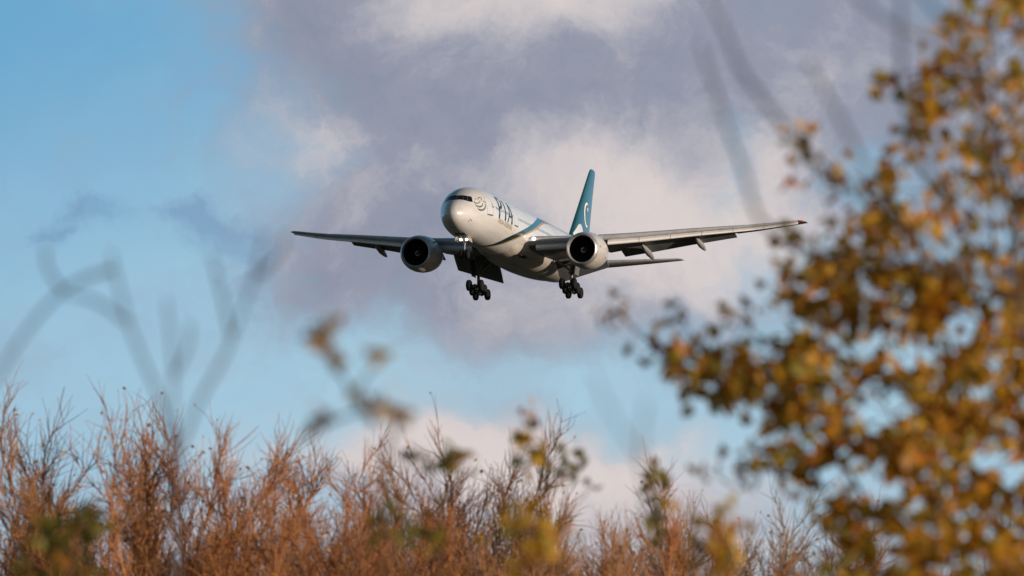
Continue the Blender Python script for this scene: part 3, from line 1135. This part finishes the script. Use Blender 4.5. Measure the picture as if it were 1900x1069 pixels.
# (px of the stem, py of the top, distance, variant, grey twigs?, label)
BARE = [
    (20, 712, 128, 0, 0, 'bare reddish tree cut off by the left edge of the picture'),
    (150, 690, 132, 1, 0, 'tallest bare reddish tree at the left, its spiky twig tips above its neighbours'),
    (225, 700, 124, 2, 0, 'bare reddish tree just behind the dark green shrub at the lower left'),
    (345, 775, 130, 3, 0, 'bare tree under the fork of the blurred grey sapling stems at the left'),
    (440, 762, 122, 4, 0, 'bare orange brown tree with a clear upright stem, left of the leafless gap'),
    (545, 868, 135, 5, 0, 'low bare tree filling the dip under the left wingtip of the picture'),
    (640, 840, 126, 0, 0, 'bare orange tinted tree below the blurred orange leaf sprigs'),
    (735, 835, 131, 1, 1, 'bare tree with one tall dark thin leader, below the left engine'),
    (830, 850, 123, 2, 0, 'bare tree under the airliner nose, behind blurred brown leaf tufts'),
    (905, 785, 133, 3, 0, 'tall thin bare tree against the low white cloud, below the landing gear'),
    (985, 822, 127, 4, 0, 'bare tree with a pair of tall tips right of the low cloud peak'),
    (1075, 868, 124, 5, 0, 'bare tree behind the blurred olive tuft under the right engine'),
    (1160, 860, 132, 0, 0, 'bare pale twigged tree between the olive tuft and the yellow green sprig'),
    (1245, 880, 128, 1, 0, 'bare tree right behind the dark sapling with the yellow green top'),
    (1320, 865, 123, 2, 0, 'bare tree behind the round orange brown shrub blob'),
    (1420, 915, 131, 3, 1, 'greyish bare tree at the left foot of the orange leaved tree'),
    (1520, 930, 126, 4, 1, 'greyish bare tree with fine haze of twigs under the orange leaves'),
    (1650, 950, 134, 5, 1, 'greyish bare tree mostly hidden by the trunk side of the orange tree'),
    (1790, 960, 128, 0, 1, 'greyish bare tree glimpsed through the lower right orange leaves'),
    (1890, 970, 130, 1, 1, 'greyish bare tree at the lower right corner behind orange leaves'),
    (1030, 890, 151, 1, 1, 'farther greyish bare tree in front of the low white cloud, right part'),
    (1200, 900, 149, 2, 1, 'farther greyish bare tree behind the yellow green topped sapling'),
    (180, 835, 147, 5, 1, 'farther greyish bare tree between the tallest tree and the dark green shrub'),
    (620, 895, 151, 2, 1, 'farther greyish bare tree under the blurred orange leaf sprigs'),
    (780, 885, 149, 3, 1, 'farther greyish bare tree behind the grey brown leaf tufts'),
    (590, 905, 112, 3, 0, 'nearer low bare orange tree in front of the dip at the left'),
    (945, 895, 112, 1, 0, 'nearer low bare orange tree below the landing gear'),
]
rt = random.Random(5)
for px, py, d, v, grey, label in BARE:
    topz = at(px, py, d)
    t = empty('bare_tree', (topz.x, topz.y, 0), rt.uniform(0, 6.28))
    s = topz.z / 11.48
    t.scale = (s * rt.uniform(.92, 1.05), s * rt.uniform(.92, 1.05), s)
    tag(t, label, 'tree', 'row of bare twiggy trees under the sky')
    link('trunk', VAR[v][0], None, t)
    link('crown', VARG[v] if grey else VAR[v][1], None, t)
    link('last_leaves', VAR[v][2], None, t)


# ---- the orange leaved tree on the right, about 30 m away
def in_poly(p, poly):
    x, y = p
    c = False
    for i in range(len(poly)):
        (x1, y1), (x2, y2) = poly[i], poly[i - 1]
        if (y1 > y) != (y2 > y) and x < (x2 - x1) * (y - y1) / (y2 - y1) + x1:
            c = not c
    return c


def grow(root, nodes, bal=.35):
    """join nodes to a growing tree; each picks the parent that keeps both the new branch and the way to the root short"""
    pts, par, dist = [np.array(r, float) for r in root], [max(i - 1, -1) if i else -1 for i in range(len(root))], [0.0]
    for i in range(1, len(root)):
        dist.append(dist[-1] + np.linalg.norm(pts[i] - pts[i - 1]))
    nodes = [np.array(q, float) for q in nodes]
    nodes.sort(key=lambda q: np.min(np.linalg.norm(np.array(root) - q, axis=1)))
    for q in nodes:
        A = np.array(pts)
        l_ = np.linalg.norm(A - q, axis=1)
        k = int(np.argmin(l_ + bal * np.array(dist)))
        # break long joins into two with a slight sag so that branches bend
        if l_[k] > .22:
            mid = (pts[k] + q) / 2 + np.array([0, 0, .04 * l_[k]])
            pts.append(mid)
            par.append(k)
            dist.append(dist[k] + np.linalg.norm(mid - pts[k]))
            k = len(pts) - 1
        pts.append(q)
        par.append(k)
        dist.append(dist[k] + np.linalg.norm(q - pts[k]))
    return pts, par


def radii(pts, par, tip=.0022, power=2.4):
    acc = np.zeros(len(pts))
    child = np.zeros(len(pts), bool)
    for p in par:
        if p >= 0:
            child[p] = True
    for i in range(len(pts) - 1, -1, -1):
        if not child[i]:
            acc[i] += tip ** power
        if par[i] >= 0:
            acc[par[i]] += acc[i]
    return acc ** (1 / power)


rng = np.random.default_rng(77)
DT = 30.5
MAIN = [(1475, 530), (1560, 450), (1640, 345), (1690, 200), (1745, 60), (1790, -40), (1950, -60), (2030, 100), (2050, 500), (2060, 900), (2050, 1150),
        (1900, 1220), (1600, 1190), (1530, 1090), (1560, 1000), (1500, 890), (1420, 860), (1440, 760), (1455, 640)]
ARM = [(1225, 655), (1290, 635), (1400, 640), (1475, 590), (1480, 760), (1400, 740), (1330, 742), (1260, 722)]
HOLES = [(1655, 765, 48), (1700, 645, 40), (1570, 880, 42), (1625, 895, 32), (1790, 845, 34), (1868, 850, 30), (1870, 800, 22), (1800, 590, 26), (1565, 690, 30), (1740, 470, 24),
         (1560, 640, 22), (1690, 330, 30), (1770, 230, 34), (1850, 110, 34), (1610, 540, 22), (1700, 960, 24), (1830, 720, 22), (1640, 1030, 24), (1475, 810, 24)]
nodes = []


def sprinkle(poly, n, keep=1.0):
    xs, ys = [q[0] for q in poly], [q[1] for q in poly]
    k = 0
    while k < n:
        p = (rng.uniform(min(xs), max(xs)), rng.uniform(min(ys), max(ys)))
        if not in_poly(p, poly):
            continue
        if any((p[0] - a) ** 2 + (p[1] - b_) ** 2 < 1.25 * r * r for a, b_, r in HOLES):
            continue
        if p[1] < 480 and rng.random() < .58:
            continue
        k += 1
        nodes.append(at(p[0], p[1], DT + rng.normal() * .55))


sprinkle(MAIN, 650)
sprinkle(ARM, 30)
n_dense = len(nodes)
for px, py in ((1478, 236), (1492, 262), (1490, 300), (1480, 292), (1550, 300), (1638, 138), (1652, 150), (1668, 185), (1618, 398), (1640, 395), (1630, 412), (1556, 365), (1535, 330), (1600, 350),
               (1140, 572), (1146, 580), (1258, 588), (1252, 600), (1325, 565), (1378, 602), (1440, 535), (1443, 545), (1310, 870), (1372, 910), (1305, 880), (1385, 850), (1395, 865), (1440, 858), (1190, 628),
               (1465, 470), (1470, 500), (1462, 440), (1590, 470), (1540, 400), (1240, 665), (1270, 700), (1290, 712), (1355, 705), (1360, 725), (1345, 690)):
    nodes.append(at(px, py, DT + rng.normal() * .25))
root_px = [(2075, None), (2070, 1500), (2040, 1200), (1990, 980), (1940, 800), (1915, 620), (1885, 430), (1850, 240), (1835, 60), (1825, -40)]
root = [Vector((at(2075, 1000, DT).x, at(2075, 1000, DT).y, -.1))]
for px, py in root_px[1:]:
    root.append(at(px, py, DT + .1 * math.sin(py * .01)))
pts, par = grow([tuple(r) for r in root], [tuple(q) for q in nodes], .30)
rad = radii(pts, par)
base = Vector((root[0].x, root[0].y, 0))
tree = empty('autumn_tree', base)
tag(tree, 'large out of focus tree with orange and yellow autumn leaves filling the right side', 'tree')
b0 = np.array(base)
trunk_t = Twigs()
for i, p in enumerate(par):
    if p < 0:
        continue
    trunk_t.add(pts[p] - b0, pts[i] - b0, rad[p] if i < len(root) else min(rad[p], rad[i] * 1.5), rad[i])
link('trunk', trunk_t.mesh('trunk', 10), M['bark'], tree)
lp, ls = [], []
dense = {tuple(np.round(q, 5)) for q in np.array([tuple(q) for q in nodes[:n_dense]])}
thin = {tuple(np.round(q, 5)) for q in np.array([tuple(q) for q in nodes[n_dense:]])}
for i in range(len(root), len(pts)):
    key = tuple(np.round(pts[i], 5))
    k = rng.integers(6, 13) if key in dense else rng.integers(3, 8) if key in thin else rng.integers(0, 2)
    for _ in range(k):
        lp.append(pts[i] - b0 + rng.normal(size=3) * np.array([.035, .05, .035]))
        ls.append(rng.uniform(.035, .080))
link('crown', leaf_mesh('crown', np.array(lp), np.array(ls), rng), M['autumn'], tree)


# ---- nearer leafy saplings whose sprigs poke up, out of focus, in front of the bare trees
def sapling(name, label, cat, d, stem_px, tufts, leaf_m, size=(.04, .07), per=14, rad_px=26, bark='bark', r0=.012, group=None):
    base_ = at(stem_px, 900, d)
    b_ = np.array([base_.x, base_.y, 0.])
    t_ = empty(name, tuple(b_))
    tag(t_, label, cat, group)
    nodes_ = []
    top = min(q[1] for q in tufts)
    root_ = [b_ + np.array([0, 0, -.05])]
    low_z = at(stem_px, max(q[1] for q in tufts) + 80, d).z
    for k in range(1, 6):
        root_.append(b_ + np.array([rng.normal() * .01, rng.normal() * .01, low_z * k / 5]))
    cent = []
    for px_, py_, *sc in tufts:
        s_ = sc[0] if sc else 1.0
        c_ = np.array(at(px_, py_, d + rng.normal() * .15))
        nodes_.append(c_)
        for _ in range(int(per * s_)):
            e = rng.normal(size=3) * rad_px * s_ / FPX * d * np.array([.55, .55, .65])
            cent.append(c_ + e)
    pts_, par_ = grow([tuple(q) for q in root_], [tuple(q) for q in nodes_ + cent[::3]], .25)
    rad_ = radii(pts_, par_, .0016)
    tw = Twigs()
    for i, p in enumerate(par_):
        if p >= 0:
            tw.add(pts_[p] - b_, pts_[i] - b_, min(max(rad_[p], .0035), r0), min(max(rad_[i], .0028), r0))
    link('stem', tw.mesh('stem', 6), M[bark], t_)
    cent = np.array(cent) - b_
    link('leaves', leaf_mesh('leaves', cent, rng.uniform(*size, len(cent)), rng), M[leaf_m], t_)
    return t_


GS = 'leafy saplings in front of the bare trees'
sapling('leafy_sapling', 'slender sapling with a few blurred orange leaf sprigs left of the picture centre', 'sapling', 19, 712,
        [(597, 612, 1.0), (600, 628, .6), (622, 662, .8), (690, 752, .9), (742, 766, .6), (597, 770, .8), (700, 655, .5), (665, 720, .3)], 'autumn', size=(.024, .042), per=15, rad_px=20, group=GS)
sapling('leafy_sapling', 'tall sapling with an orange brown leafy top against the low white cloud', 'sapling', 36, 978, [(975, 785, 1.0), (972, 815, 1.2), (982, 850, .9)], 'autumn', per=13, rad_px=24, group=GS)
sapling('leafy_sapling', 'sapling with a rounded olive green tuft below the right engine', 'sapling', 40, 1052, [(1050, 845, 1.2), (1062, 868, 1.3), (1040, 872, 1.0)], 'green', per=13, rad_px=26, group=GS)
sapling('leafy_sapling', 'sapling with two grey brown tufts left of the low cloud', 'sapling', 34, 815, [(772, 852, 1.0), (848, 842, 1.1), (835, 855, .8)], 'olive', per=12, rad_px=26, group=GS)
sapling('leafy_sapling', 'sapling with a dark stem and a yellow green top near the orange tree', 'sapling', 40, 1222, [(1208, 885, .9), (1226, 880, .8), (1215, 905, .8), (1218, 960, .7), (1224, 985, .7)], 'olive', per=13, rad_px=20, group=GS)
sapling('leafy_shrub', 'brown and olive leafy shrub top low between left engine and picture bottom', 'shrub', 33, 770, [(725, 965, 1.3), (760, 975, 1.2), (800, 985, 1.2), (700, 985, .8)], 'olive', per=12, rad_px=30, group=GS)
sapling('leafy_shrub', 'wide diffuse orange brown shrub top at the bottom centre', 'shrub', 26, 1000, [(985, 1000, 1.5), (1030, 990, 1.2), (950, 975, 1.0), (1000, 1040, 1.5)], 'autumn', per=12, rad_px=36, group=GS)
sapling('leafy_shrub', 'round orange brown leafy shrub blob at the left foot of the orange tree', 'shrub', 27, 1330, [(1325, 980, 1.4), (1345, 1000, 1.4), (1315, 1015, 1.3), (1335, 1045, 1.3)], 'autumn', per=13, rad_px=30, group=GS)
sapling('leafy_shrub', 'dark green leafy shrub at the lower left corner', 'shrub', 30, 110, [(60, 1040, 1.3), (110, 1040, 1.5), (100, 985, 1.1), (150, 975, 1.2), (165, 960, .8), (140, 1050, 1.3), (80, 975, .7)], 'green', per=15, rad_px=32, group=GS)


# ---- two bare saplings so near the lens that they melt into veils
def bare_sapling(label, d, base_px, paths, r_px):
    b_ = at(base_px, 900, d)
    b_ = np.array([b_.x, b_.y, 0.])
    t_ = empty('bare_sapling', tuple(b_))
    tag(t_, label, 'sapling', None)
    first = None
    for k, path in enumerate(paths):
        tw = Twigs()
        P_ = [np.array(at(px_, py_, d + .25 * math.sin(k * 2.1 + i * .4))) - b_ for i, (px_, py_) in enumerate(path)]
        P_ = [np.array(q) for q in spline(P_, 14)]
        if k == 0:
            P_ = [np.array([0, 0, -.05])] + P_
        r_ = r_px / FPX * d
        tw.path(P_, r_, r_ * .55)
        o = link('stem' if k == 0 else 'branch', tw.mesh('stem', 8), M['bark_grey'], t_)
    return t_


bare_sapling('blurred bare grey sapling with forking stems very near the lens at the left', 18.0, 325,
             [[(325, 1150), (328, 960), (326, 860), (322, 770), (320, 660), (308, 555)],
              [(326, 850), (300, 750), (262, 660), (236, 590), (218, 520), (205, 468)],
              [(212, 500), (150, 520), (95, 560), (45, 620), (0, 690), (-40, 760)],
              [(328, 850), (370, 745), (415, 665), (445, 590), (470, 520), (490, 430)],
              [(430, 630), (415, 560), (400, 500), (392, 470)],
              [(240, 600), (180, 560), (130, 548)], [(322, 700), (350, 640), (352, 600)], [(120, 545), (90, 500), (84, 450)], [(470, 520), (520, 470), (530, 430)]], 4.7)
bare_sapling('blurred bare grey sapling arching up from behind the orange leaves at the upper right', 17.0, 1960,
             [[(1960, 1150), (1950, 800), (1900, 560), (1860, 330), (1800, 160), (1755, 90), (1690, 62), (1640, 35), (1585, -10)],
              [(1905, 570), (1760, 500), (1640, 370), (1570, 240), (1500, 115)],
              [(1640, 380), (1530, 320), (1455, 235), (1400, 165), (1368, 115), (1345, 55), (1310, -10)],
              [(1780, 500), (1560, 480), (1420, 420), (1385, 330), (1355, 250), (1325, 160), (1298, 80)],
              [(1800, 420), (1720, 320), (1678, 180), (1672, 90), (1672, -20)],
              [(1830, 250), (1790, 90), (1735, 20), (1700, -20)]], 6.4)
bare_sapling('faint blurred forked twig near the lens right of the picture centre', 14.0, 1215,
             [[(1215, 1150), (1205, 950), (1185, 850), (1155, 800), (1120, 740), (1100, 690)],
              [(1190, 860), (1192, 800), (1200, 740)]], 3.6)
